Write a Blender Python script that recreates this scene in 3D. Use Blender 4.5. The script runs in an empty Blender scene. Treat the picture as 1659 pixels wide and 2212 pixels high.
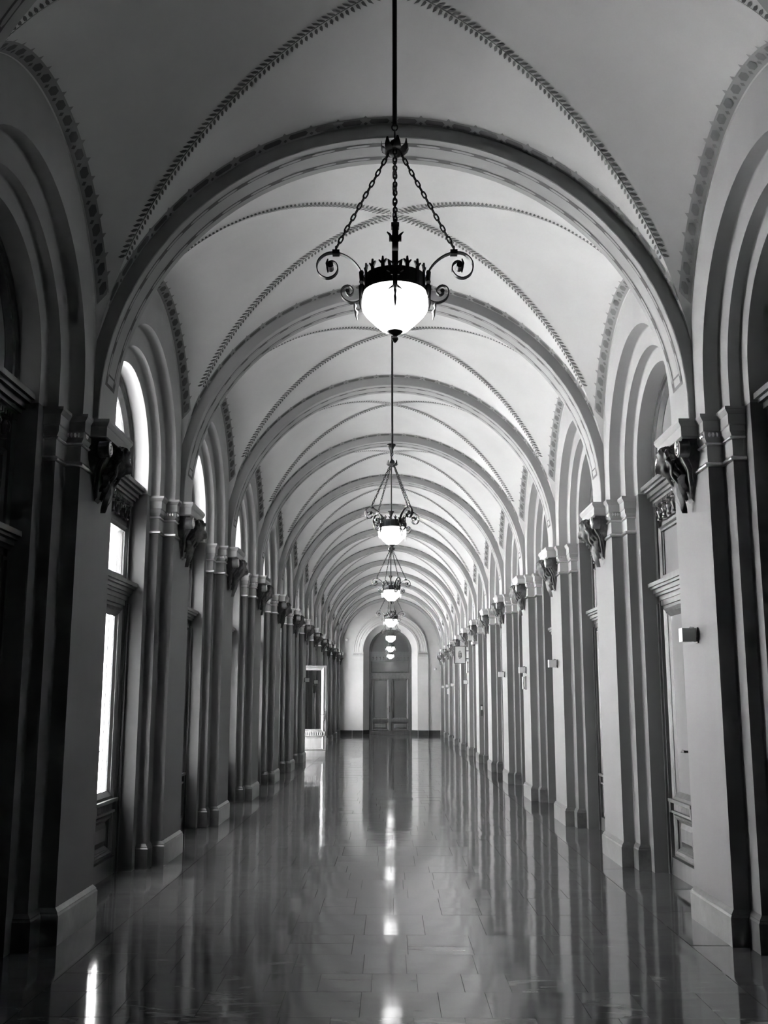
import bpy, math, random
import numpy as np
from mathutils import Matrix, Vector

C = bpy.context.scene.collection
sc = bpy.context.scene
PI = math.pi
rnd = random.Random(7)

# ------------------------------------------------------------------ camera, world, exposure
FPX, W, H = 2200.0, 1659.0, 2212.0
PP = (829.5, 1106.0); VP = (842.0, 1508.0)          # image centre, vanishing point of the corridor
_y = np.array([VP[0]-PP[0], -(VP[1]-PP[1]), FPX]); _y /= np.linalg.norm(_y)
_x = np.cross([0, 1., 0], _y); _x /= np.linalg.norm(_x)
_z = np.cross(_y, _x)
R3 = np.array([_x, _y, _z])
cam = bpy.data.cameras.new('camera'); cam_o = bpy.data.objects.new('camera', cam); C.objects.link(cam_o)
cam.sensor_fit = 'HORIZONTAL'; cam.sensor_width = 36.0; cam.lens = FPX/W*36.0
cam.clip_end = 300
M = Matrix(((R3[0][0], R3[0][1], -R3[0][2], -0.027),
            (R3[1][0], R3[1][1], -R3[1][2], 0.0),
            (R3[2][0], R3[2][1], -R3[2][2], 1.6),
            (0, 0, 0, 1)))
cam_o.matrix_world = M
sc.camera = cam_o

w = bpy.data.worlds.new('overcast_sky'); sc.world = w; w.use_nodes = True
bg = w.node_tree.nodes['Background']
bg.inputs[0].default_value = (1, 1, 1, 1); bg.inputs[1].default_value = 3.0
sun = bpy.data.lights.new('sun', 'SUN'); sun.energy = 60.0; sun.angle = math.radians(.6)
sun_o = bpy.data.objects.new('sun', sun); C.objects.link(sun_o); sun_o.rotation_euler = (0, math.radians(35), math.radians(-20))     # from the right, over the roof
vs = sc.view_settings
vs.view_transform = 'Standard'; vs.look = 'None'; vs.gamma = 1.0; vs.use_curve_mapping = False
vs.exposure = 3.15
cy = sc.cycles
cy.max_bounces = 10; cy.diffuse_bounces = 2; cy.glossy_bounces = 4; cy.transparent_max_bounces = 12
cy.sample_clamp_indirect = 3.0
LAMP_E = 0.62

# ------------------------------------------------------------------ plan constants (metres)
P = 3.205                                            # bay length
XW = 2.24                                            # corridor half width at the pilaster faces
def PY(k): return 7.52 + P*(k-1)                     # pilaster k along the corridor
YEND = 46.0
ZC = 3.82                                            # centre of the door arches
ZT, RT = 3.727, 2.193                                # transverse arches: centre, inner radius

# ------------------------------------------------------------------ materials
MATS = {}
def mat(name, col, rough=0.6, metal=0.0, spec=0.5, noise=None, bump=None, emit=None):
    m = bpy.data.materials.new(name); m.use_nodes = True
    nt = m.node_tree; N = nt.nodes; L = nt.links
    b = N['Principled BSDF']
    b.inputs['Base Color'].default_value = (col, col, col, 1)
    b.inputs['Roughness'].default_value = rough; b.inputs['Metallic'].default_value = metal
    b.inputs['Specular IOR Level'].default_value = spec
    if noise:                                        # (scale xyz, low, high, detail)
        tc = N.new('ShaderNodeTexCoord'); mp = N.new('ShaderNodeMapping'); nz = N.new('ShaderNodeTexNoise')
        mp.inputs['Scale'].default_value = noise[0]; nz.inputs['Scale'].default_value = 1.0
        nz.inputs['Detail'].default_value = noise[3]; nz.inputs['Roughness'].default_value = 0.62
        cr = N.new('ShaderNodeValToRGB')
        cr.color_ramp.elements[0].position = 0.3; cr.color_ramp.elements[1].position = 0.7
        a, c = noise[1], noise[2]
        cr.color_ramp.elements[0].color = (a, a, a, 1); cr.color_ramp.elements[1].color = (c, c, c, 1)
        L.new(tc.outputs['Object'], mp.inputs[0]); L.new(mp.outputs[0], nz.inputs['Vector'])
        L.new(nz.outputs['Fac'], cr.inputs[0]); L.new(cr.outputs[0], b.inputs['Base Color'])
    if bump:                                         # (scale, distance)
        tc2 = N.new('ShaderNodeTexCoord'); n2 = N.new('ShaderNodeTexNoise'); bp = N.new('ShaderNodeBump')
        n2.inputs['Scale'].default_value = bump[0]; n2.inputs['Detail'].default_value = 3
        bp.inputs['Distance'].default_value = bump[1]; bp.inputs['Strength'].default_value = 1.0
        L.new(tc2.outputs['Object'], n2.inputs['Vector']); L.new(n2.outputs['Fac'], bp.inputs['Height'])
        L.new(bp.outputs[0], b.inputs['Normal'])
    if emit:
        b.inputs['Emission Color'].default_value = (1, 1, 1, 1); b.inputs['Emission Strength'].default_value = emit
    MATS[name] = m
    return m
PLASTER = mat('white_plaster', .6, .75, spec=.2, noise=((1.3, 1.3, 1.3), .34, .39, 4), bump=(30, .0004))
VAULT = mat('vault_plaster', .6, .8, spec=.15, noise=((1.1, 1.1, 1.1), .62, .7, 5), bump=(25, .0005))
SHAFT = mat('painted_shaft', .4, .6, spec=.3, noise=((2, 2, .7), .108, .12, 4), bump=(30, .0003))
MARBLE = mat('plinth_marble', .3, .3, noise=((7, 7, 7), .06, .125, 8))
DARKMARBLE = mat('dark_base_marble', .08, .3, noise=((7, 7, 7), .02, .035, 8))
GOLD = mat('gilding', .75, .28, metal=1.0)
BRONZE = mat('bronzed_carving', .2, .55, noise=((20, 20, 20), .05, .11, 4))
IRON = mat('black_iron', .012, .45, spec=.35)
WOOD = mat('dark_oak', .15, .42, noise=((12, 12, 1.2), .03, .07, 6))
FROST = mat('frosted_pane', .62, .18, spec=.6, noise=((1.5, 1.5, .8), .19, .215, 3))
ENDPANE = mat('grey_pane', .2, .12, spec=.6, noise=((1.2, 1.2, .9), .05, .065, 3))
PAINTD = mat('dark_painted_ornament', .12, .8, spec=.1)
PAINTM = mat('grey_painted_ornament', .3, .8, spec=.1)
PAINTL = mat('pale_painted_ornament', .34, .8, spec=.1)
PLASTIC = mat('white_plastic', .6, .4)
BLACKP = mat('black_plastic', .03, .4)
GREYP = mat('grey_plastic', .25, .45)
STEEL = mat('nickel', .7, .25, metal=1.0)
BOWL = mat('lit_opal_glass', .85, .2, emit=LAMP_E)
GROUT = mat('grout', .015, .8)
FACADE = mat('sunlit_facade', .8, .9, noise=((.3, .3, .3), .78, .86, 3))
ENDWALL = mat('end_wall_plaster', .7, .8, spec=.15, noise=((1.3, 1.3, 1.3), .44, .5, 4))
PAVING = mat('courtyard_paving', .5, .9, noise=((.6, .6, .6), .55, .62, 3))

def glass():
    m = bpy.data.materials.new('clear_glass'); m.use_nodes = True
    nt = m.node_tree; N = nt.nodes; L = nt.links
    for n in list(N): N.remove(n)
    out = N.new('ShaderNodeOutputMaterial'); mx = N.new('ShaderNodeMixShader')
    tr = N.new('ShaderNodeBsdfTransparent'); gl = N.new('ShaderNodeBsdfGlossy'); fr = N.new('ShaderNodeFresnel')
    tr.inputs[0].default_value = (.92, .92, .92, 1)
    gl.inputs['Roughness'].default_value = 0.02; fr.inputs['IOR'].default_value = 1.5
    ge = N.new('ShaderNodeNewGeometry'); iv = N.new('ShaderNodeMath'); iv.operation = 'SUBTRACT'; iv.inputs[0].default_value = 1.0
    ml = N.new('ShaderNodeMath'); ml.operation = 'MULTIPLY'                # reflect on the entering face only
    L.new(ge.outputs['Backfacing'], iv.inputs[1]); L.new(iv.outputs[0], ml.inputs[0]); L.new(fr.outputs[0], ml.inputs[1])
    L.new(ml.outputs[0], mx.inputs[0]); L.new(tr.outputs[0], mx.inputs[1]); L.new(gl.outputs[0], mx.inputs[2])
    L.new(mx.outputs[0], out.inputs[0])
    return m
GLASS = glass()

def floor_mat():
    m = bpy.data.materials.new('polished_stone_tile'); m.use_nodes = True
    nt = m.node_tree; N = nt.nodes; L = nt.links
    b = N['Principled BSDF']
    geo = N.new('ShaderNodeNewGeometry'); oi = N.new('ShaderNodeObjectInfo')
    isl = N.new('ShaderNodeMath'); isl.operation = 'ADD'
    L.new(oi.outputs['Random'], isl.inputs[0]); L.new(geo.outputs['Random Per Island'], isl.inputs[1])
    fr = N.new('ShaderNodeMath'); fr.operation = 'FRACT'; L.new(isl.outputs[0], fr.inputs[0])
    mul = N.new('ShaderNodeMath'); mul.operation = 'MULTIPLY'; mul.inputs[1].default_value = 37.0
    L.new(fr.outputs[0], mul.inputs[0])
    add = N.new('ShaderNodeVectorMath'); add.operation = 'ADD'
    L.new(geo.outputs['Position'], add.inputs[0]); L.new(mul.outputs[0], add.inputs[1])
    mp = N.new('ShaderNodeMapping'); mp.inputs['Scale'].default_value = (1.6, 5.0, 3.0); mp.inputs['Rotation'].default_value = (0, 0, .35)
    L.new(add.outputs[0], mp.inputs[0])
    nz = N.new('ShaderNodeTexNoise'); nz.inputs['Scale'].default_value = 1.5; nz.inputs['Detail'].default_value = 8; nz.inputs['Roughness'].default_value = .65
    nz.inputs['Distortion'].default_value = .8
    L.new(mp.outputs[0], nz.inputs['Vector'])
    cr = N.new('ShaderNodeValToRGB')
    cr.color_ramp.elements[0].position = .32; cr.color_ramp.elements[1].position = .72
    cr.color_ramp.elements[0].color = (.02, .02, .02, 1); cr.color_ramp.elements[1].color = (.16, .16, .16, 1)
    L.new(nz.outputs['Fac'], cr.inputs[0])
    vr = N.new('ShaderNodeMapRange'); vr.inputs['To Min'].default_value = .75; vr.inputs['To Max'].default_value = 1.2
    L.new(fr.outputs[0], vr.inputs[0])
    mm = N.new('ShaderNodeMix'); mm.data_type = 'RGBA'; mm.blend_type = 'MULTIPLY'; mm.inputs['Factor'].default_value = 1.0
    L.new(cr.outputs[0], mm.inputs['A']); L.new(vr.outputs[0], mm.inputs['B'])
    L.new(mm.outputs['Result'], b.inputs['Base Color'])
    b.inputs['Roughness'].default_value = .078; b.inputs['Specular IOR Level'].default_value = .5
    b.inputs['IOR'].default_value = 1.55
    n2 = N.new('ShaderNodeTexNoise'); n2.inputs['Scale'].default_value = 2.6; n2.inputs['Detail'].default_value = 2
    L.new(geo.outputs['Position'], n2.inputs['Vector'])
    bp = N.new('ShaderNodeBump'); bp.inputs['Distance'].default_value = .0008; bp.inputs['Strength'].default_value = 1.0
    L.new(n2.outputs['Fac'], bp.inputs['Height']); L.new(bp.outputs[0], b.inputs['Normal'])
    return m
TILE = floor_mat()

# ------------------------------------------------------------------ mesh builder
class MB:
    def __init__(s): s.v = []; s.f = []; s.m = []
    def add(s, vs_, fs, mi=0):
        o = len(s.v); s.v += [tuple(map(float, p)) for p in vs_]
        for f in fs: s.f.append(tuple(i+o for i in f)); s.m.append(mi)
        return s
    def box(s, x0, x1, y0, y1, z0, z1, mi=0):
        v = [(x, y, z) for x in (x0, x1) for y in (y0, y1) for z in (z0, z1)]
        return s.add(v, [(0, 1, 3, 2), (4, 6, 7, 5), (0, 4, 5, 1), (2, 3, 7, 6), (0, 2, 6, 4), (1, 5, 7, 3)], mi)
    def grid(s, P2, mi=0, flip=False, closed_u=False, closed_v=False):
        nu = len(P2); nv = len(P2[0]); fs = []
        for i in range(nu if closed_u else nu-1):
            for j in range(nv if closed_v else nv-1):
                a = i*nv+j; b = i*nv+(j+1) % nv; c = ((i+1) % nu)*nv+(j+1) % nv; d = ((i+1) % nu)*nv+j
                fs.append((a, d, c, b) if flip else (a, b, c, d))
        return s.add([p for r in P2 for p in r], fs, mi)
    def lathe(s, prof, n=24, c=(0, 0), mi=0):        # prof: (r, z)
        g = [[(c[0]+r*math.cos(2*PI*k/n), c[1]+r*math.sin(2*PI*k/n), z) for (r, z) in prof] for k in range(n)]
        return s.grid(g, mi, closed_u=True, flip=True)
    def tube(s, pts, r, n=6, mi=0, closed=False, cap=True):
        pts = [np.array(p, float) for p in pts]; L = len(pts); rings = []; prev = None
        for i, p in enumerate(pts):
            a = pts[(i-1) % L] if (closed or i > 0) else p
            b = pts[(i+1) % L] if (closed or i < L-1) else p
            t = b-a; t /= (np.linalg.norm(t) or 1)
            if prev is None:
                u = np.cross(t, [0, 0, 1.]); 
                if np.linalg.norm(u) < .2: u = np.cross(t, [0, 1., 0])
            else: u = prev - t*np.dot(prev, t)
            u /= np.linalg.norm(u); prev = u; q = np.cross(t, u)
            rr = r[i] if isinstance(r, (list, tuple)) else r
            rings.append([tuple(p+rr*(math.cos(2*PI*k/n)*u+math.sin(2*PI*k/n)*q)) for k in range(n)])
        o = len(s.v); s.grid(rings, mi, closed_u=closed, closed_v=True)
        if cap and not closed:
            s.f.append(tuple(o+k for k in range(n))[::-1]); s.m.append(mi)
            s.f.append(tuple(o+(L-1)*n+k for k in range(n))); s.m.append(mi)
        return s
    def prism(s, poly, h0, h1, fn, mi=0):             # poly in 2D, fn(a, b, h) -> xyz
        n = len(poly)
        v = [fn(a, b, h0) for a, b in poly]+[fn(a, b, h1) for a, b in poly]
        fs = [tuple(range(n))[::-1], tuple(range(n, 2*n))]+[(i, (i+1) % n, n+(i+1) % n, n+i) for i in range(n)]
        return s.add(v, fs, mi)
    def sphere(s, c, r, nu=10, nv=6, mi=0):
        r = (r, r, r) if not isinstance(r, tuple) else r
        g = [[(c[0]+r[0]*math.sin(PI*j/nv)*math.cos(2*PI*i/nu), c[1]+r[1]*math.sin(PI*j/nv)*math.sin(2*PI*i/nu), c[2]+r[2]*math.cos(PI*j/nv)) for j in range(nv+1)] for i in range(nu)]
        return s.grid(g, mi, closed_u=True, flip=True)
    def mesh(s, name, mats, smooth=None):
        me = bpy.data.meshes.new(name); me.from_pydata(s.v, [], s.f)
        for m in (mats if isinstance(mats, (list, tuple)) else [mats]): me.materials.append(m)
        me.polygons.foreach_set('material_index', s.m)
        me.update()
        import bmesh
        bm = bmesh.new(); bm.from_mesh(me)
        bmesh.ops.remove_doubles(bm, verts=bm.verts, dist=1e-5)
        bmesh.ops.recalc_face_normals(bm, faces=bm.faces)
        if smooth:
            for f in bm.faces: f.smooth = True
            for e in bm.edges:
                if len(e.link_faces) == 2 and e.calc_face_angle(0) > math.radians(smooth): e.smooth = False
                elif len(e.link_faces) != 2: e.smooth = False
        bm.to_mesh(me); bm.free()
        return me
    def build(s, name, mats, parent=None, loc=(0, 0, 0), smooth=None, kind=None):
        return put(name, s.mesh(name, mats, smooth), parent, loc, kind)

def put(name, me, parent=None, loc=(0, 0, 0), kind=None):
    o = bpy.data.objects.new(name, me); C.objects.link(o); o.location = loc
    if parent: o.parent = parent
    if kind: o['kind'] = kind
    return o
def empty(name, loc=(0, 0, 0), rz=0, parent=None):
    o = bpy.data.objects.new(name, None); C.objects.link(o)
    o.location = loc; o.rotation_euler = (0, 0, rz); o.empty_display_size = .1
    if parent: o.parent = parent
    return o
def tag(o, label=None, cat=None, group=None, kind=None):
    if label: o['label'] = label
    if cat: o['category'] = cat
    if group: o['group'] = group
    if kind: o['kind'] = kind
    return o
def kids(o): return KIDS(o)
def KIDS(o): return [c for c in o.children]
def copy_tree(o, parent=None):
    c = o.copy(); C.objects.link(c); c.parent = parent
    for ch in KIDS(o): copy_tree(ch, c)
    return c

def arch_path(z0, zc, n=28, extra=()):
    """stations (cos, sin, dz) along jamb - arch - jamb"""
    st = [('v', -1, z0)]
    if z0 < zc-1e-6: pass
    ang = sorted(set([PI-PI*i/n for i in range(n+1)]+list(extra)), reverse=True)
    return ang

def arch_sweep(mb, prof, z0, zc, n=28, mi=0):
    """prof: (depth x, radius r); swept up one jamb, round the arch and down the other; local y lateral"""
    rows = []
    rows.append([(x, -r, z0) for x, r in prof])
    for i in range(n+1):
        a = PI-PI*i/n
        rows.append([(x, r*math.cos(a), zc+r*math.sin(a)) for x, r in prof])
    rows.append([(x, r, z0) for x, r in prof])
    return mb.grid(rows, mi)

def arch_plate(mb, x, r, z0, zc, hy, ztop, n=28, mi=0):
    """flat wall at depth x from the arch edge out to a rectangle"""
    ca = math.atan2(ztop-zc, hy)
    angs = sorted(set([PI-PI*i/n for i in range(n+1)]+[ca, PI-ca]), reverse=True)
    inner = [(-r, z0)]; outer = [(-hy, z0)]
    for a in angs:
        c, s_ = math.cos(a), math.sin(a)
        inner.append((r*c, zc+r*s_))
        k = min(hy/abs(c) if abs(c) > 1e-6 else 1e9, (ztop-zc)/s_ if s_ > 1e-6 else 1e9)
        outer.append((k*c, zc+k*s_))
    inner.append((r, z0)); outer.append((hy, z0))
    return mb.grid([[(x, a[0], a[1]), (x, b[0], b[1])] for a, b in zip(inner, outer)], mi)

def offset_outline(pts, d):
    """mitred offset of an open polyline in (x depth, y); left-hand side of travel is outside"""
    pts = [np.array(p, float) for p in pts]; out = []
    n = len(pts)
    def nrm(a, b): t = (b-a)/np.linalg.norm(b-a); return np.array([-t[1], t[0]])
    for i in range(n):
        if i == 0: q = pts[0]+d*nrm(pts[0], pts[1])
        elif i == n-1: q = pts[-1]+d*nrm(pts[-2], pts[-1])
        else:
            a = nrm(pts[i-1], pts[i]); b = nrm(pts[i], pts[i+1]); m = (a+b); m /= np.dot(m, a) if abs(np.dot(m, a)) > 1e-6 else 1
            q = pts[i]+d*m
        out.append(tuple(q))
    return out
def mould(mb, outline, prof, mi=0):
    rows = [[(x, y, z) for x, y in offset_outline(outline, d)] for d, z in prof]
    return mb.grid(rows, mi)

# ================================================================== BIG STRUCTURE
# ---- floor: grout bed, border slabs and individually laid stone tiles
floor = MB().box(-2.7, 2.7, -4.5, 46.6, -.25, -.006).build('floor', GROUT)
tag(floor, 'polished grey stone tile floor running the length of the corridor', None, None, 'structure')
unit = MB().box(-.5, .5, -.5, .5, -1, 0).mesh('tile', TILE)
slots = []
y = 3.6
rr = random.Random(11)
while y < YEND-.02:                                  # courses of random ashlar
    hgt = rr.choice([.38, .46, .54, .66]); hgt = min(hgt, YEND-y)
    if hgt < .12: hgt = YEND-y
    x = -1.95; first = True
    while x < 1.95-1e-6:
        wd = rr.choice([.26, .3, .36, .42, .5]) if not first else rr.uniform(.18, .5)
        first = False
        if 1.95-(x+wd) < .2: wd = 1.95-x
        if hgt > .5 and rr.random() < .4:
            s_ = hgt*rr.uniform(.38, .6)
            slots.append((x, x+wd, y, y+s_)); slots.append((x, x+wd, y+s_, y+hgt))
        else: slots.append((x, x+wd, y, y+hgt))
        x += wd
    y += hgt
for sx in (-1, 1):
    y = 3.6
    while y < YEND-.01:
        l = min(rr.uniform(.8, 1.1), YEND-y)
        slots.append((min(sx*1.952, sx*2.62), max(sx*1.952, sx*2.62), y, y+l)); y += l
slots.sort(key=lambda s_: s_[2])
far = MB(); n_tile = 0
for (x0, x1, y0, y1) in slots:
    g = .0012
    tx, ty = rr.gauss(0, .0016), rr.gauss(0, .0016)
    if n_tile < 300 and y1 > 4.9:
        o = put('tile', unit, floor, ((x0+x1)/2, (y0+y1)/2, 0))
        o.scale = (x1-x0-2*g, y1-y0-2*g, .02); o.rotation_euler = (tx, ty, 0)
        n_tile += 1
    else:
        cx, cy_ = (x0+x1)/2, (y0+y1)/2
        v = []
        for zz in (-.02, 0):
            for (px, py) in ((x0+g, y0+g), (x1-g, y0+g), (x1-g, y1-g), (x0+g, y1-g)):
                v.append((px, py, zz+(py-cy_)*tx-(px-cx)*ty))
        far.add(v, [(3, 2, 1, 0), (4, 5, 6, 7), (0, 1, 5, 4), (1, 2, 6, 5), (2, 3, 7, 6), (3, 0, 4, 7)])
far.build('far_tiles', TILE, floor, kind='stuff')

# ---- vault surfaces
HB = P/2-.2                                          # half length of a vault bay between arches
RV = 2.30
def Zr(q): return 6.18-.153*q*q
def Zg(q): return Zr(q)-RV+math.sqrt(max(RV*RV-(XW*q)**2, 0))
def webA(q, u, sy): x = XW*q*u; return np.array([x, sy*HB*q, Zr(q)-RV+math.sqrt(RV*RV-x*x)])
def webB(s, u, sx):
    zw = 6.18-.79*s*s
    if s < 1e-6: return np.array([0, 0, 6.18])
    c = HB*s; d = max(zw-Zg(s), 1e-6); Rb = (c*c+d*d)/(2*d); yy = c*u
    return np.array([sx*XW*s, yy, zw-Rb+math.sqrt(max(Rb*Rb-yy*yy, 0))])
def inward(fn, a, b, d):
    e = 1e-3
    p = fn(a, b); pa = fn(a-e, b); pb = fn(a, b-e if b > 0 else b+e)
    n = np.cross(pa-p, pb-p); l = np.linalg.norm(n)
    n = n/l if l > 1e-12 else np.array([0, 0, -1.])
    if np.dot(n, np.array([0, 0, 3.4])-p) < 0: n = -n
    return p+n*d
def make_vault_mesh():
    mb = MB(); NQ, NU = 40, 56
    for sy in (-1, 1):
        mb.grid([[webA(i/NQ, -1+2*j/NU, sy) for j in range(NU+1)] for i in range(NQ+1)])
    for sx in (-1, 1):
        mb.grid([[webB(i/NQ, -1+2*j/NU, sx) for j in range(NU+1)] for i in range(NQ+1)])
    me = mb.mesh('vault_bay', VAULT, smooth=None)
    for p in me.polygons: p.use_smooth = True
    # keep the groins crisp
    ev = me.edges; vs_ = me.vertices
    at = me.attributes.new('sharp_edge', 'BOOLEAN', 'EDGE') if 'sharp_edge' not in me.attributes else me.attributes['sharp_edge']
    for e in ev:
        ok = True
        for vi in e.vertices:
            c = vs_[vi].co
            if abs(abs(c.x)/XW-abs(c.y)/HB) > 1e-3: ok = False
        at.data[e.index].value = ok
    return me
def make_garland():
    mb = MB()
    for sx in (-1, 1):
        for sy in (-1, 1):
            # arc length along the groin
            S = [i/400 for i in range(401)]
            pts = [np.array([sx*XW*s, sy*HB*s, Zg(s)]) for s in S]
            L = [0]
            for a, b in zip(pts, pts[1:]): L.append(L[-1]+np.linalg.norm(b-a))
            end = np.interp(.90, S, L); step = .043; k = 0
            def at(l):
                s = float(np.interp(l, L, S)); return s
            l = .05
            A = lambda q, u: webA(q, u, sy)
            B = lambda q, u: webB(q, u, sx)
            for l in np.arange(.04, end, step):
                for (fn, sgn) in ((A, sx), (B, sy)):
                    s0 = at(l); e_ = 1e-2
                    T = fn(at(l+.02), sgn)-fn(at(l), sgn); T /= np.linalg.norm(T)
                    d = fn(s0, sgn*(1-e_))-fn(s0, sgn*1.0); al = float(np.dot(d, T)); pe = np.linalg.norm(d-al*T)
                    v = []
                    for (a, b) in ((-.006, .005), (-.006, .017), (.008, .034), (.038, .050), (.034, .032), (.016, .012)):
                        du = min(e_*b/pe, .8)
                        v.append(inward(fn, at(min(max(l+a-al*du/e_, .002), L[-1])), sgn*(1-du), .005))
                    mb.add(v, [(0, 1, 2, 3, 4, 5)])
            # stem
            for (fn, wid, sgn) in ((A, XW, sx), (B, HB, sy)):
                rows = []
                for i in range(61):
                    s = at(.01+(end-.01)*i/60); ww = max(wid*s, .02)
                    rows.append([inward(fn, s, sgn*1.0, .003), inward(fn, s, sgn*(1-min(.006/ww, .9)), .003)])
                mb.grid(rows, 0)
    return mb.mesh('leaf_garland', PAINTD)
def band_strip(mb, fn, length_pts, wid, pitch):
    """fn(t in metres along, w 0..1 across, lift); painted chain border: grey ground, dark hexagons, lozenges, points"""
    T = length_pts
    n = int(T/.05)
    mb.grid([[fn(T*i/n, w_, .004) for w_ in (0, .2, .8, 1)] for i in range(n+1)], 0)
    k = int(T/pitch); pt = T/k
    for i in range(k):
        t0 = i*pt
        a, b = t0+.028, t0+pt-.028
        hx = [(a, .55), (a+.018, .26), (b-.018, .26), (b, .55), (b-.018, .84), (a+.018, .84)]
        mb.add([fn(t, w_, .008) for t, w_ in hx], [(0, 1, 2, 3, 4, 5)], 1)
        lz = [(t0-.016, .34), (t0, .14), (t0+.016, .34), (t0, .54)]
        if i > 0: mb.add([fn(t, w_, .008) for t, w_ in lz], [(0, 1, 2, 3)], 1)
        sp = [(t0-.018, .97), (t0, 1.28), (t0+.018, .97)]
        if i > 0: mb.add([fn(t, w_, .005) for t, w_ in sp], [(0, 1, 2)], 0)
def make_borders():
    out = []
    for sy in (-1, 1):                               # along the transverse arches
        mb = MB(); xm = 2.16
        th0 = math.asin(xm/RV); T = 2*th0*RV; wd = .085
        def fn(t, w_, lift):
            th = -th0+t/RV; x = RV*math.sin(th)
            q = 1-.004-(wd*w_)/HB
            u = max(-.9995, min(.9995, x/(XW*q)))
            return inward(lambda a, b: webA(a, b, sy), q, u, lift)
        band_strip(mb, fn, T, wd, .215)
        out.append(mb.mesh('arch_border', [PAINTM, PAINTD]))
    for sx in (-1, 1):                               # round the wall arches
        mb = MB(); d = 5.39-Zg(1); Rb = (HB*HB+d*d)/(2*d); ym = HB*.945
        th0 = math.asin(min(ym/Rb, 1)) if d < Rb else math.asin(ym/Rb)
        T = 2*th0*Rb; wd = .085
        def fn(t, w_, lift):
            th = -th0+t/Rb; yy = Rb*math.sin(th); s = 1-.004-(wd*w_)/XW
            u = max(-.998, min(.998, yy/(HB*s)))
            return inward(lambda a, b: webB(a, b, sx), s, u, lift)
        band_strip(mb, fn, T, wd, .142)
        out.append(mb.mesh('wall_border', [PAINTM, PAINTD]))
    return out
ceiling = empty('ceiling', (0, 0, 0))
tag(ceiling, 'white groin vaulted ceiling with painted leaf garlands on its ribs', None, None, 'structure')
vmesh = make_vault_mesh(); gmesh = make_garland(); bmeshes = make_borders()
for j in range(13):
    vb = put('vault_bay', vmesh, ceiling, (0, PY(j)+P/2, 0))
    put('leaf_garland', gmesh, vb, kind='stuff')
    for bm_ in bmeshes: put('painted_border', bm_, vb, kind='stuff')
MB().box(-3.2, 3.2, -4.5, 47.5, 6.75, 6.95).build('roof_light_seal', PLASTER, ceiling)  # unseen slab, added to seal sky light out of the hollow above the vault
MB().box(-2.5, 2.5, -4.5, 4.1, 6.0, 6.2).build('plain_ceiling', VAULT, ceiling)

# ---- side walls: one bay of wall per door, stepped round arches
def bay_mesh():
    mb = MB(); n = 30
    arch_plate(mb, 0, 1.1725, 3.6, ZC, P/2, 5.75, n)
    def fil(x0, r0, x1, r1):                          # concave fillet from soffit to the next step
        k = .014; out = []
        for i in range(6):
            a = PI/2*i/5
            out.append((x1-k+k*math.sin(a), r0-k+k*math.cos(a)))
        return [(x0, r0)]+out
    prof = fil(0, 1.1725, .115, .9775)+fil(.115, .9775, .205, .8375)
    arch_sweep(mb, prof, 3.6, ZC, n)
    arch_sweep(mb, [(.205, .9635), (.205, .8375)], 3.6, ZC, n)
    for s_ in (-1, 1):                                # painted jambs below the springing
        mb.grid([[(x, s_*r, z) for x, r in ((.205, .985), (.205, .8375), (.46, .8375))] for z in (0, 3.6)], 1)
    arch_sweep(mb, [(.205, .8375), (.38, .8375), (.46, .8375)], 3.6, ZC, n)
    arch_plate(mb, .46, .8375, -.2, ZC, P/2, 6.75, n)
    return mb.mesh('wall_bay', [PLASTER, SHAFT], smooth=28)
bmesh_wall = bay_mesh()
walls = {}
for side, sx in (('left', -1), ('right', 1)):
    wl = empty('wall_'+side, (sx*XW, PY(0), 0), 0 if sx > 0 else PI)
    tag(wl, f'{side} long wall of stepped round arches around tall doors', None, None, 'structure')
    walls[side] = wl
    for j in range(13):
        put('wall_bay', bmesh_wall, wl, (0, sx*(P*j+P/2), 0))
    b = MB().box(0, .78, 0, 8.6, -.2, 6.75) if sx < 0 else MB().box(0, .78, -8.6, 0, -.2, 6.75)
    b.build('plain_wall', PLASTER, wl)
wb = MB().box(-3.1, 3.1, -4.6, -4.4, -.2, 6.75).build('wall_back', PLASTER)
tag(wb, 'plain plaster wall closing the corridor behind the viewpoint', None, None, 'structure')

# ---- end wall with arch, pilasters and archivolt  (local x depth -> world +Y)
we = empty('wall_end', (0, YEND, 0), PI/2)
tag(we, 'pale end wall with round archway framed by two flat pilasters', None, None, 'structure')
mb = MB()
ZE = 3.70
arch_plate(mb, 0, 1.21, 0, ZE, 2.6, 6.75, 40)
arch_sweep(mb, [(0, 1.21), (.30, .955), (.62, .955)], 0, ZE, 40)
arch_plate(mb, .62, .955, -.2, ZE, 3.3, 6.9, 40)
mb.box(.64, .70, -3.3, 3.3, -.3, 6.9)
mb.build('wall_face', ENDWALL, we, smooth=28)
mb = MB()
arch_sweep(mb, [(0, 1.66), (-.085, 1.65), (-.085, 1.61), (-.06, 1.60), (-.06, 1.53), (-.05, 1.51), (-.05, 1.42), (-.035, 1.40), (-.035, 1.33), (-.055, 1.31), (-.055, 1.22), (-.03, 1.2), (0.01, 1.2)], ZE-.06, ZE, 40)
mb.build('archivolt', ENDWALL, we, smooth=25)
mb = MB()
mb.prism([(-.115, 5.22), (.115, 5.22), (.17, 5.5), (-.17, 5.5)], -.16, .01, lambda a, b, h: (h, a, b))
mb.prism([(-.19, 5.5), (.19, 5.5), (.20, 5.54), (-.20, 5.54)], -.19, .01, lambda a, b, h: (h, a, b))
mb.build('keystone', ENDWALL, we)
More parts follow.
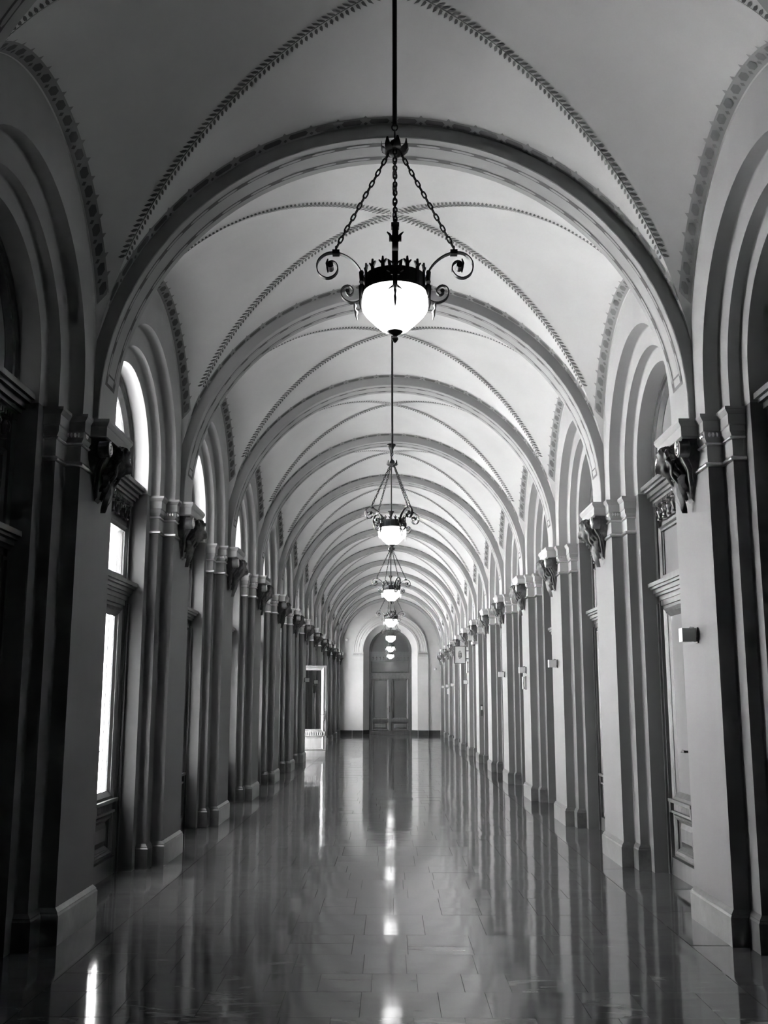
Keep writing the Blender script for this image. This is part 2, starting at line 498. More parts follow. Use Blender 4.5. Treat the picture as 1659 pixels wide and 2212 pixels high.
for s_ in (-1, 1):
    y0, y1 = sorted((s_*1.21, s_*1.70))
    pl = MB().box(-.06, .01, y0, y1, .2, 3.28).build('flat_pilaster', ENDWALL, we)
    ol = [(.0, y0), (-.06, y0), (-.06, y1), (0, y1)][::-1]
    mb = MB(); mould(mb, ol, [(0, 3.27), (.012, 3.275), (.012, 3.3), (.002, 3.305), (.002, 3.44), (.02, 3.45), (.02, 3.475), (.008, 3.48), (.012, 3.54), (.05, 3.585), (.06, 3.64), (0, 3.642)])
    mb.build('capital', ENDWALL, pl, smooth=25)
    mb = MB()
    for k in range(9): mb.sphere((-.075, y0+.05+k*.049, 3.51), (.012, .018, .024), 6, 4)
    mb.build('egg_moulding', PAINTM, pl, kind='stuff')
    mb = MB(); mould(mb, ol, [(.02, 0), (.02, .18), (.008, .205), (0, .21)])
    mb.build('plinth', DARKMARBLE, pl)
    a, b2 = sorted((s_*1.70, s_*2.22))
    MB().box(-.02, .01, a, b2, 0, .2).build('baseboard', DARKMARBLE, we)
    # splayed base in the reveal
    MB().prism([(0, s_*1.215), (.30, s_*.962), (.30, s_*.945), (-.015, s_*1.205)], 0, .2, lambda p, q, h: (p, q, h)).build('baseboard', DARKMARBLE, we)

# ---- courtyard outside the left windows
cg = MB().box(-60, -2.72, -40, 110, -5.4, -5.0).build('courtyard_ground', PAVING)
tag(cg, 'pale courtyard paving outside the left windows', None, None, 'structure')

fac = MB().box(-34, -33, -40, 110, -5, 20).build('wall_courtyard', FACADE)
tag(fac, 'pale facade across the courtyard, beyond the left windows', None, None, 'structure')
wg = MB().box(-33, -2.72, -30, -4, -5, 18).build('wall_shade_block', FACADE)  # unseen wing, added to block oblique daylight and deepen the contrast inside
tag(wg, 'unseen block added to cut daylight from the near side of the courtyard', None, None, 'structure')
ow = MB().box(3.05, 3.3, -4.5, 47.5, -5, 6.95).build('wall_sun_block', PLASTER)  # unseen shell, added to stop sun leaking through the right door bays
tag(ow, 'unseen slab added behind the right hand doors to keep the sun out', None, None, 'structure')
of = MB().box(-2.7, 3.3, -4.6, 47.5, -5.2, -.3).build('wall_storey_below', PLASTER)
tag(of, 'storey below the corridor, carrying its floor', None, None, 'structure')

# ================================================================== PILASTERS
ORD = ['zeroth', 'first', 'second', 'third', 'fourth', 'fifth', 'sixth', 'seventh', 'eighth', 'ninth', 'tenth', 'eleventh', 'twelfth', 'thirteenth']
def outline(half, fillet=True):
    """plan of a pilaster: travels so that the corridor lies on the left"""
    k = .014
    def fil(cx, cy_, a0):                             # concave quarter round
        return [(cx+k*math.cos(a0+PI/2*i/5), cy_+k*math.sin(a0+PI/2*i/5)) for i in range(6)]
    h = []                                            # half with y > 0, from wall to face
    if fillet:
        h += [(.205, .639)]+[(.205-k+k*math.cos(a), .639-k*math.sin(a)) for a in [PI/2*i/5 for i in range(6)]]
        h += [(.115, .625), (.115, .444)]+[(.115-k+k*math.cos(a), .444-k*math.sin(a)) for a in [PI/2*i/5 for i in range(1, 6)]]
        h += [(0, .43)]
    else:
        h += [(.205, .625), (.115, .625), (.115, .43), (0, .43)]
    neg = [(x, -y) for x, y in h]
    if half: return [(0, 0)]+neg[::-1] if False else neg+[(0, 0)]
    return neg+h[::-1]
def orient(ol):
    # want corridor (-x) on the left of travel: travelling in +y has left = -x
    return ol
def spiral(r, turns, n, c):
    pts = []
    for i in range(n+1):
        t = i/n; a = PI/2-turns*2*PI*t; q = r*(1-.86*t)
        pts.append((c[0], c[1]+q*math.cos(a), c[2]+q*math.sin(a)))
    return pts
def head_mesh():
    """carved head leaning out of the console, face to -x, tilted down"""
    mb = MB(); NU, NV = 44, 30
    def surf(u, v):                                   # u azimuth from face (-pi..pi), v polar 0 top .. pi chin
        s_, c_ = math.sin(v), math.cos(v)
        d = np.array([-math.cos(u)*s_, math.sin(u)*s_, c_])
        p = d*np.array([.098, .08, .125])
        if c_ < 0: p[1] *= 1-.28*(-c_)               # jaw narrows
        g = lambda du, dv, su, sv: math.exp(-((u-du)/su)**2-((v-dv)/sv)**2)
        f = 0
        f += .034*g(0, 1.72, .13, .22)+.018*g(0, 1.5, .1, .25)        # nose
        f += .012*g(0, 1.30, .6, .14)                                  # brow
        f -= .016*(g(.34, 1.50, .2, .12)+g(-.34, 1.50, .2, .12))       # sockets
        f += .008*(g(.34, 1.52, .1, .06)+g(-.34, 1.52, .1, .06))       # eyes
        f += .011*g(0, 2.08, .22, .06)+.011*g(0, 2.22, .2, .06)-.012*g(0, 2.15, .28, .03)   # lips
        f += .02*g(0, 2.55, .4, .18)                                   # chin
        f += .01*(g(.6, 1.85, .25, .25)+g(-.6, 1.85, .25, .25))        # cheeks
        return p+d*f
    def hair(u, v):                                   # waved hair as relief of the same surface
        au = abs(u); m = max((au-1.05)/.3, (.80-v)/.22); m = max(0, min(1, m)); m = m*m*(3-2*m)
        p = surf(u, v); d = p/np.linalg.norm(p)
        wv = .016+.010*math.sin(10*v+4.2*au)+.007*math.sin(13*u+5*v)
        if v > 2.5: m *= max(0, 1-(v-2.5)/.5)
        return p+d*m*(wv+.008)
    mb.grid([[hair(-PI+2*PI*i/NU, PI*j/NV) for j in range(NV+1)] for i in range(NU)], closed_u=True, flip=True)
    for sgn in (-1, 1):                               # long wavy locks falling from the temples
        for q in range(3):
            pts = []; rad = []
            for k in range(15):
                t = k/14; ph = q*2.1
                pts.append((-.035+.03*q+.02*t+.014*math.sin(7*t+ph), sgn*(.088+.012*math.sin(9*t+ph)-.035*t), .045-.02*q-.24*t))
                rad.append(.023*(1-.75*t)+.003)
            mb.tube(pts, rad, 7)
    a = math.radians(20); ca, sa = math.cos(a), math.sin(a)   # bow the head
    mb.v = [(x*ca-z*sa, y, x*sa+z*ca) for x, y, z in mb.v]
    return mb.mesh('carved_head', BRONZE, smooth=70)
def leaf_mesh():
    """acanthus leaf hanging under the head: curling lobes ending in a point"""
    mb = MB()
    for (yy, sc_, ln) in ((0, 1, .27), (-.065, .75, .18), (.065, .75, .18), (-.11, .6, .12), (.11, .6, .12)):
        rows = []
        for i in range(11):
            t = i/10; wd = sc_*(.055*math.sin(PI*min(t*.9+.12, 1))**.8+.004)*(1+.22*math.sin(t*22))
            x = -.06+.05*t-.035*math.sin(t*PI)-.03*max(0, t-.8)*3; z = -ln*t
            rows.append([(x+.012, yy*(1-t*.4)-wd, z), (x-.012, yy*(1-t*.4)-wd*.5, z), (x+.004, yy*(1-t*.4), z), (x-.012, yy*(1-t*.4)+wd*.5, z), (x+.012, yy*(1-t*.4)+wd, z)])
        mb.grid(rows)
        mb.grid([[(p[0]+.014, p[1], p[2]) for p in r] for r in rows])
    return mb.mesh('acanthus_leaf', BRONZE, smooth=60)
HEAD = head_mesh(); LEAF = leaf_mesh()
def make_pilaster(half=False):
    root = empty('pilaster')
    ol = outline(half); sq = outline(half, False)
    h1 = 0 if half else 1
    mb = MB(); mb.grid([[(x, y, z) for x, y in ol] for z in (.2, 3.24)]); mb.build('shaft', SHAFT, root, smooth=28)
    mb = MB(); mould(mb, sq, [(.03, 0), (.03, .185), (.022, .198), (.022, .205), (.006, .225), (-.002, .235)])
    mb.build('plinth', MARBLE, root, smooth=25)
    mb = MB(); mb.grid([[(x, y, z) for x, y in ol] for z in (3.24, 3.6)])
    mould(mb, sq, [(0, 3.375), (.008, 3.38)], 0)
    mould(mb, sq, [(.002, 3.40), (.02, 3.432), (.02, 3.472), (.03, 3.478), (.03, 3.55), (.036, 3.556), (.054, 3.58), (.054, 3.60), (-.03, 3.601)])
    cap = mb.build('capital', PLASTER, root, smooth=25)
    mb = MB(); mould(mb, sq, [(0, 3.375)]+[(.018*math.sin(PI*i/6), 3.378+.022*(1-math.cos(PI*i/6))/2) for i in range(7)])
    mb.build('fillet_ring', GOLD, cap, smooth=60)
    mb = MB(); mould(mb, sq, [(.022*math.sin(PI*i/8), 3.222+.036*(1-math.cos(PI*i/8))/2) for i in range(9)])
    mb.build('astragal', GOLD, root, smooth=60)
    mb = MB()
    for s_ in ((-1,) if half else (-1, 1)):
        for k in range(4): mb.sphere((.015+k*.026, s_*.452, 3.452), (.011, .012, .017), 6, 4)
        for k in range(2): mb.sphere((-.022, s_*(.41-k*.028), 3.452), (.012, .012, .017), 6, 4)
    mb.build('egg_moulding', GOLD, cap, kind='stuff')
    # console
    ya, yb = (-.33, 0) if half else (-.33, .33)
    co = empty('console', parent=root)
    mb = MB()
    o2 = [(.02, ya), (-.15, ya), (-.15, yb), (.02, yb)]
    if half: o2 = o2[:3]
    mould(mb, o2, [(-.012, 3.47), (0, 3.474), (0, 3.548), (.008, 3.556), (.02, 3.58), (.02, 3.602)])
    q = offset_outline(o2, .02)
    mb.add([(.03, ya-.02, 3.602), (-.17, ya-.02, 3.602), (-.17, yb+(0 if half else .02), 3.602), (.03, yb+(0 if half else .02), 3.602)], [(0, 1, 2, 3)])
    mb.add([(.03, ya, 3.471), (-.14, ya+.012, 3.471), (-.14, yb-(0 if half else .012), 3.471), (.03, yb, 3.471)], [(3, 2, 1, 0)])
    mb.build('abacus', PLASTER, co, smooth=25)
    br = [(.01, 3.472), (-.125, 3.472), (-.14, 3.44), (-.142, 3.38), (-.128, 3.33), (-.10, 3.295), (-.07, 3.25), (-.055, 3.20), (-.035, 3.14), (-.02, 3.07), (.01, 3.03)]
    hw_ = [.27, .27, .27, .262, .25, .225, .19, .15, .105, .06, .05]
    mb = MB(); mb.grid([[(a, -h, b), (a*.8+.002, -h*.5, b), (a*.8+.002, 0 if half else h*.5, b), (a, 0 if half else h, b)] for (a, b), h in zip(br, hw_)])
    for s_ in ((-1,) if half else (-1, 1)):             # cheeks
        mb.grid([[(a, s_*h, b), (.01, s_*h, b)] for (a, b), h in zip(br, hw_)])
    for s_ in ((-1,) if half else (-1, 1)):             # raised ribs along the bracket's cheek
        for off in (.0, .03):
            pts = [(a+off, s_*(h+.002), b+off*.3) for (a, b), h in list(zip(br, hw_))[2:-1]]
            mb.tube(pts, .009, 6)
    mb.build('bracket', SHAFT if False else BRONZE, co, smooth=50)
    for s_ in ((-1,) if half else (-1, 1)):
        c = (-.158, s_*.275, 3.39)
        vo = MB(); vo.tube([(-.165, s_*.275, 3.39), (-.09, s_*.275, 3.39)], .06, 20)
        vm = vo.build('volute', BRONZE, co, smooth=40)
        MB().tube(spiral(.054, 2.3, 44, (-.168, c[1], c[2])), [.0075*(1-.45*i/44) for i in range(45)], 6).build('gilded_spiral', GOLD, vm, smooth=60)
    if not half:
        hd = put('carved_head', HEAD, co, (-.15, 0, 3.335)); hd.scale = (.9, .9, .9)
        put('acanthus_leaf', LEAF, co, (-.035, 0, 3.235))
    return root
proto = make_pilaster(); proto_half = make_pilaster(True)
extra = {('right', 1): ', bearing a box sensor', ('right', 3): ', bearing a box sensor', ('right', 4): ', with sensor and handset', ('right', 5): ', bearing a box sensor',
         ('right', 8): ', behind the emblem sign'}
used = set()
for side, sx in (('right', 1), ('left', -1)):
    for k in range(0, 14):
        src = proto_half if k == 13 else proto
        # the half pilaster is built with its free side at -y; rotate copies keep it towards the camera
        if k == 13 and sx < 0:
            o = copy_tree(src)
        elif src in used: o = copy_tree(src)
        else: o = src; used.add(src)
        o.location = (sx*XW, PY(k) if k < 13 else YEND, 0); o.rotation_euler = (0, 0, 0 if sx > 0 else PI)
        if k == 13 and sx < 0:                        # mirror instead of turning: free side stays towards the camera
            o.rotation_euler = (0, 0, 0); o.scale = (-1, 1, 1)
        if k == 0: lab = f'stepped pilaster beside the viewpoint on the {side}, beyond the picture edge'
        elif k == 13: lab = f'half pilaster in the corner where {side} wall meets the end wall'
        else: lab = f'pilaster with carved head console, {ORD[k]} from the camera on the {side}'+('' if (side, k) not in extra else extra[(side, k)])
        tag(o, lab, 'pilaster', f'pilasters along the {side} wall')

# ================================================================== TRANSVERSE ARCHES
def make_arch(half=False):
    root = empty('ceiling_arch')
    y0, y1 = (-.2, 0.0) if half else (-.2, .2)
    n = 56
    def sweep(mb, prof, z0, mi=0, a0=0, a1=PI):        # prof: (r, y)
        rows = [[(-r, y, z0) for r, y in prof]] if z0 is not None else []
        for i in range(n+1):
            a = a1-(a1-a0)*i/n
            rows.append([(r*math.cos(a), y, ZT+r*math.sin(a)) for r, y in prof])
        if z0 is not None: rows.append([(r, y, z0) for r, y in prof])
        mb.grid(rows, mi)
    mb = MB(); sweep(mb, [(2.37, y0), (RT+.006, y0), (RT, y0+.006), (RT, y1-.006), (RT+.006, y1), (2.37, y1)], 3.60)
    mb.build('rib', PLASTER, root, smooth=28)
    for yc in ((-.1,) if half else (-.1, .1)):
        mb = MB(); zb = math.radians(6)
        r1 = RT-.0025
        sweep(mb, [(r1, yc-.026), (r1, yc+.026)], None, 0, zb, PI-zb)
        k = 23; da = (PI-2*zb)/k
        for i in range(k):
            a0 = zb+da*i+.022; a1 = zb+da*(i+1)-.022; m_ = 6; r2 = RT-.005
            v = []
            for j in range(m_+1):
                a = a0+(a1-a0)*j/m_; hw = .014 if 0 < j < m_ else .006
                v.append([(r2*math.cos(a), yc-hw, ZT+r2*math.sin(a)), (r2*math.cos(a), yc+hw, ZT+r2*math.sin(a))])
            mb.grid(v, 1)
        mb.build('painted_band', [PAINTD, PAINTL], root, kind='stuff')
    if not half:
        mb = MB()
        for s_ in (-1, 1):                             # closing bar of the painted frame at the foot
            for (ya, yb, aa, ab) in ((-.126, .126, 5.4, 6.1), (-.126, .126, 7.6, 8.0), (-.126, -.118, 5.4, 8), (.118, .126, 5.4, 8)):
                a, b = math.radians(aa), math.radians(ab)
                if s_ < 0: a, b = PI-a, PI-b
                r2 = RT-.003
                mb.add([(r2*math.cos(a), ya, ZT+r2*math.sin(a)), (r2*math.cos(a), yb, ZT+r2*math.sin(a)), (r2*math.cos(b), yb, ZT+r2*math.sin(b)), (r2*math.cos(b), ya, ZT+r2*math.sin(b))], [(0, 1, 2, 3)])
        mb.build('painted_frame_end', PAINTD, root, kind='stuff')
    return root
ap = make_arch(); ah = make_arch(True)
for k in range(0, 14):
    o = ah if k == 13 else (ap if k == 0 else copy_tree(ap))
    o.location = (0, PY(k) if k < 13 else YEND, 0)
    if k == 0: lab = 'white ceiling arch overhead, showing only at the top corners'
    elif k == 13: lab = 'white half arch against the end wall, farthest ceiling arch'
    else: lab = f'white ceiling arch with two painted bands, {ORD[k]} from the camera' + (', largest one in full view' if k == 1 else '')
    tag(o, lab, 'arch', 'ceiling arches across the corridor')

# ================================================================== DOORS
def frame_mould(mb, y0, y1, z0, z1, wd, xo, xi, mi=0):
    """sloping picture-frame moulding from outer rectangle at depth xo to inner rectangle at depth xi"""
    a = [(y0, z0), (y1, z0), (y1, z1), (y0, z1)]; b = [(y0+wd, z0+wd), (y1-wd, z0+wd), (y1-wd, z1-wd), (y0+wd, z1-wd)]
    v = [(xo, p, q) for p, q in a]+[(xi, p, q) for p, q in b]
    mb.add(v, [(i, (i+1) % 4, 4+(i+1) % 4, 4+i) for i in range(4)], mi)
def leaf_parts(root, y0, y1, pane, hinge_side, handle=True, name='leaf', both=False):
    """one door leaf between y0 and y1 (local), front at x=0; root = parent door"""
    st = .13; g0, g1 = y0+st, y1-st
    mb = MB()
    mb.box(0, .05, y0, g0, 0, 2.5); mb.box(0, .05, g1, y1, 0, 2.5)
    mb.box(0, .05, g0, g1, 2.40, 2.5); mb.box(0, .05, g0, g1, .52, .72); mb.box(0, .05, g0, g1, 0, .24)
    mb.box(.03, .045, g0, g1, .24, .52)
    for (a, b, c, d, w1, x0_, x1_) in ((g0-.05, g1+.05, .68, 2.44, .03, -.022, -.004), (g0-.02, g1+.02, .71, 2.41, .045, -.012, .03), (g0-.05, g1+.05, .2, .54, .025, -.018, -.004), (g0-.025, g1+.025, .225, .515, .04, -.012, .03)):
        frame_mould(mb, a, b, c, d, w1, x0_, x1_)
        frame_mould(mb, a-.012, b+.012, c-.012, d+.012, .012, .001, x0_)
    # raised field of the lower panel
    frame_mould(mb, g0+.02, g1-.02, .265, .49, .055, .032, .006)
    mb.box(.006, .03, g0+.075, g1-.075, .32, .435)
    mb.box(-.03, 0, y0+.01, y1-.01, 0, .155); frame_mould(mb, y0+.01, y1-.01, .155, .17, .007, -.03, 0)
    def twin(m_):                                     # the same joinery on the back of the leaf
        if both:
            n0 = len(m_.v); m_.v += [(.05-x, y, z) for x, y, z in m_.v]; m_.f += [tuple(i+n0 for i in f)[::-1] for f in m_.f]; m_.m += list(m_.m)
    twin(mb)
    lf = mb.build(name, WOOD, root)
    mb = MB()                                          # ledge and flutes under the glass
    mb.box(-.05, 0, y0+.02, y1-.02, .655, .685); mb.box(-.035, 0, y0+.03, y1-.03, .56, .58); mb.box(-.04, 0, y0+.03, y0+.07, .56, .655); mb.box(-.04, 0, y1-.07, y1-.03, .56, .655)
    twin(mb); mb.build('ledge', WOOD, lf)
    mb = MB(); n = 11
    for k in range(n):
        yy = y0+.10+(y1-y0-.2)*(k+.5)/n
        mb.tube([(-.006, yy, .585), (-.006, yy, .65)], .017, 6)
    twin(mb); mb.build('fluting', WOOD, lf, smooth=50, kind='stuff')
    MB().box(.028, .034, g0, g1, .72, 2.40).build('pane', pane, lf)
    if handle:
        yy = y0+.045 if hinge_side > 0 else y1-.045; s_ = 1 if hinge_side > 0 else -1
        mb = MB(); mb.box(-.012, 0, yy-.022, yy+.022, .98, 1.24)
        mb.tube([(-.01, yy, 1.14), (-.065, yy, 1.14)], .01, 8); mb.tube([(-.062, yy-.005*s_, 1.14), (-.066, yy+.05*s_, 1.145), (-.06, yy+.115*s_, 1.135)], [.011, .011, .008], 8)
        mb.build('handle', IRON, lf, smooth=50)
    return lf
def cornice(mb, hw, zt, zb, proj, x0=0):
    n = 5; H_ = zt-zb
    steps = [(1.0, .0, .22), (.82, .22, .36), (.6, .36, .58), (.42, .58, .74), (.25, .74, 1.0)]
    for (f, a, b) in steps:
        mb.box(x0-proj*f, x0+.02, -hw-0.0, hw, zt-H_*b, zt-H_*a)
def make_door(hw, zc, pane, wide=False):
    """local x = depth (0 at leaf front), y lateral, z up"""
    root = empty('door')
    jw = hw-.078
    mb = MB()
    for s_ in (-1, 1):
        a, b = sorted((s_*jw, s_*(hw+.005))); mb.box(-.03, .09, a, b, 0, 3.68)
        a, b = sorted((s_*(jw+.025), s_*(hw-.02))); mb.box(-.05, -.02, a, b, 0, 2.5)
        a, b = sorted((s_*jw, s_*(jw-.05))); mb.box(0, .07, a, b, 2.70, 3.28)
    mb.box(-.02, .07, -jw, jw, 2.48, 2.56); mb.box(0, .07, -jw, jw, 2.70, 2.77); mb.box(0, .07, -jw, jw, 3.20, 3.30)
    frame_mould(mb, -jw+.02, jw-.02, 2.735, 3.24, .035, -.018, .02)
    mb.build('door_frame', WOOD, root)
    mb = MB(); cornice(mb, hw-.005, 2.70, 2.53, .12); mb.build('lower_cornice', WOOD, root)
    mb = MB(); cornice(mb, hw-.003, 3.66, 3.47, .15); mb.build('upper_cornice', WOOD, root)
    mb = MB(); k = 34
    for i in range(k):
        yy = -hw+.08+(2*hw-.16)*(i+.5)/k
        mb.box(-.045, -.02, yy-.012, yy+.012, 3.455, 3.49)
    mb.build('dentil_row', WOOD, root, kind='stuff')
    MB().box(.0, .06, -jw, jw, 3.28, 3.48).build('frieze', WOOD, root)
    bal = MB(); bal.lathe([(.0, 3.30), (.026, 3.305), (.026, 3.318), (.012, 3.33), (.03, 3.37), (.036, 3.395), (.02, 3.42), (.014, 3.43), (.03, 3.44), (.03, 3.452), (0, 3.453)], 8)
    bal.tube([(-.03, -.004, 3.35), (-.042, .006, 3.39), (-.03, .016, 3.42)], .008, 5)
    bme = bal.mesh('baluster', WOOD, smooth=40)
    k = 9 if not wide else 11
    for i in range(k): put('baluster', bme, root, (-.012, -jw+.09+(2*jw-.18)*i/(k-1), 0))
    MB().box(.03, .036, -jw+.03, jw-.03, 2.76, 3.22).build('transom_pane', pane, root)
    # lunette
    mb = MB(); zb = 3.66
    arch_sweep(mb, [(.09, hw+.003), (-.03, hw+.003), (-.03, hw-.04), (-.012, hw-.05), (-.012, hw-.09), (.03, hw-.12), (.05, hw-.12)], zb, zc, 28)
    mb.build('lunette_frame', WOOD, root, smooth=30)
    mb = MB(); r = hw-.11
    pts = [(-r, zb)]+[(r*math.cos(PI-PI*i/28), zc+r*math.sin(PI-PI*i/28)) for i in range(29)]+[(r, zb)]
    mb.prism(pts, .035, .041, lambda a, b, h: (h, a, b)); mb.build('lunette_pane', pane, root)
    if not wide:
        mb = MB(); H0 = 3.66
        mb.lathe([(0, H0), (.05, H0), (.05, H0+.03), (.022, H0+.05), (.035, H0+.16), (.045, H0+.22), (.02, H0+.27), (.04, H0+.31), (.022, H0+.35), (.03, H0+.45), (.045, H0+.52), (.02, H0+.57), (.035, H0+.62), (.018, H0+.68), (.0, H0+.9)], 10)
        r4 = random.Random(5)
        for kx in range(16):
            zz = H0+.08+.75*kx/16; s_ = 1 if kx % 2 else -1
            mb.sphere((-.02, s_*.04*(1.2-kx/22), zz), (.02, .028, .034), 6, 5)
        mb.build('carved_mullion', WOOD, root, smooth=50)
    jl = jw-.004
    l1 = leaf_parts(root, -jl, -.004, pane, -1, handle=False); l2 = leaf_parts(root, .004, jl, pane, 1, handle=True)
    MB().box(-.035, 0, -.03, .03, .0, 2.49).build('meeting_strip', WOOD, root)
    return root
dR = make_door(.8375, ZC, FROST)
dL = make_door(.8375, ZC, GLASS)
mbs = MB()
for s_ in (-1, 1): mbs.box(.055, .075, s_*.50-.012, s_*.50+.012, 0.72, 2.4)
mbs.build('outer_sash', GREYP, dL)
n = 0
def place_door(o, side, j):
    global n
    n += 1
    sx = 1 if side == 'right' else -1
    o.name = f'door_{n}'
    o.location = (sx*(XW+.38), PY(j)+P/2, 0); o.rotation_euler = (0, 0, 0 if sx > 0 else PI)
    o['kind'] = 'structure'
    if j == 0: lab = f'dark oak door at the picture edge, {side} of the viewpoint'
    else: lab = f'tall oak double door with ' + ('pale panes' if sx > 0 else 'bright daylit panes') + f', right after the {ORD[j]} pilaster on the {side}'
    o['label'] = lab; o['group'] = f'doors along the {side} wall'
for j in range(13):
    place_door(dR if j == 0 else copy_tree(dR), 'right', j)
d0 = copy_tree(dR); place_door(d0, 'left', 0)
firstL = True
OPEN_J = 7
for j in range(1, 13):
    o = dL if j == 1 else copy_tree(dL)
    place_door(o, 'left', j)
    if j == OPEN_J: open_door = o
# the open leaf in the left wall: hinged on its far jamb, swung square into the corridor
lv = [c for c in open_door.children if c.name.split('.')[0] == 'leaf']
# rotated 180 deg: local -y is the far side; the leaf hinged there is the one between -jl and 0
far_leaf = [c for c in lv if min(v.co.y for v in c.data.vertices) < -.5][0]
jl = .8375-.078-.004
for c in list(far_leaf.children): bpy.data.objects.remove(c)
bpy.data.objects.remove(far_leaf)
far_leaf = leaf_parts(open_door, 0, jl-.004, GLASS, 1, handle=False, both=True)
far_leaf.location = (-.06, -jl, 0); far_leaf.rotation_euler = (0, 0, PI/2)     # hinge on the far jamb, square to the wall
far_leaf['label'] = 'open leaf swung out into the corridor'
MBh = MB(); MBh.box(.05, .062, jl-.07, jl-.03, .98, 1.24); MBh.box(-.012, 0, jl-.07, jl-.03, .98, 1.24)
for sg in (-1, 1):
    xx = .055 if sg > 0 else 0
    MBh.tube([(xx, jl-.05, 1.14), (xx+sg*.055, jl-.05, 1.14)], .01, 8); MBh.tube([(xx+sg*.055, jl-.045, 1.14), (xx+sg*.055, jl-.16, 1.135)], .01, 8)
MBh.build('handle', STEEL, far_leaf, smooth=50)

dE = make_door(.955, ZE, ENDPANE, wide=True)
n += 1
dE.name = f'door_{n}'; dE.location = (0, YEND+.36, 0); dE.rotation_euler = (0, 0, PI/2); dE['kind'] = 'structure'
dE['label'] = 'dark double door with grey panes in the archway of the end wall'

# ================================================================== PENDANT LAMPS
Z0 = 3.15
def ribbon(mb, pts, wd, th, ang=0, mi=0):
    """flat iron strip following (r, z) points in the vertical plane at angle ang"""
    # smooth the polyline
    P_ = [np.array(p, float) for p in pts]; q = []
    for i in range(len(P_)-1):
        p0 = P_[max(i-1, 0)]; p1 = P_[i]; p2 = P_[i+1]; p3 = P_[min(i+2, len(P_)-1)]
        for k in range(3):
            t = k/3; q.append(.5*((2*p1)+(-p0+p2)*t+(2*p0-5*p1+4*p2-p3)*t*t+(-p0+3*p1-3*p2+p3)*t**3))
    q.append(P_[-1]); rows = []
    for i, p in enumerate(q):
        t = q[min(i+1, len(q)-1)]-q[max(i-1, 0)]; t /= np.linalg.norm(t); nn = np.array([-t[1], t[0]])
        ring = []
        for (a, b) in ((-1, -1), (1, -1), (1, 1), (-1, 1)):
            r_, z_ = p+nn*(b*th/2); yy = a*wd/2
            ring.append((r_*math.cos(ang)-yy*math.sin(ang), r_*math.sin(ang)+yy*math.cos(ang), z_-Z0))
        rows.append(ring)
    mb.grid(rows, mi, closed_v=True)
    mb.add(rows[0], [(0, 1, 2, 3)], mi); mb.add(rows[-1], [(3, 2, 1, 0)], mi)
def lz(prof): return [(r, z-Z0) for r, z in prof]
LINK = MB(); LP = []
for i in range(16):
    a = 2*PI*i/16; LP.append((.0078*math.cos(a), 0, .0185*math.copysign(abs(math.sin(a))**.7, math.sin(a))))
LINK.tube(LP, .0038, 5, closed=True); LINKM = LINK.mesh('link', IRON, smooth=60)
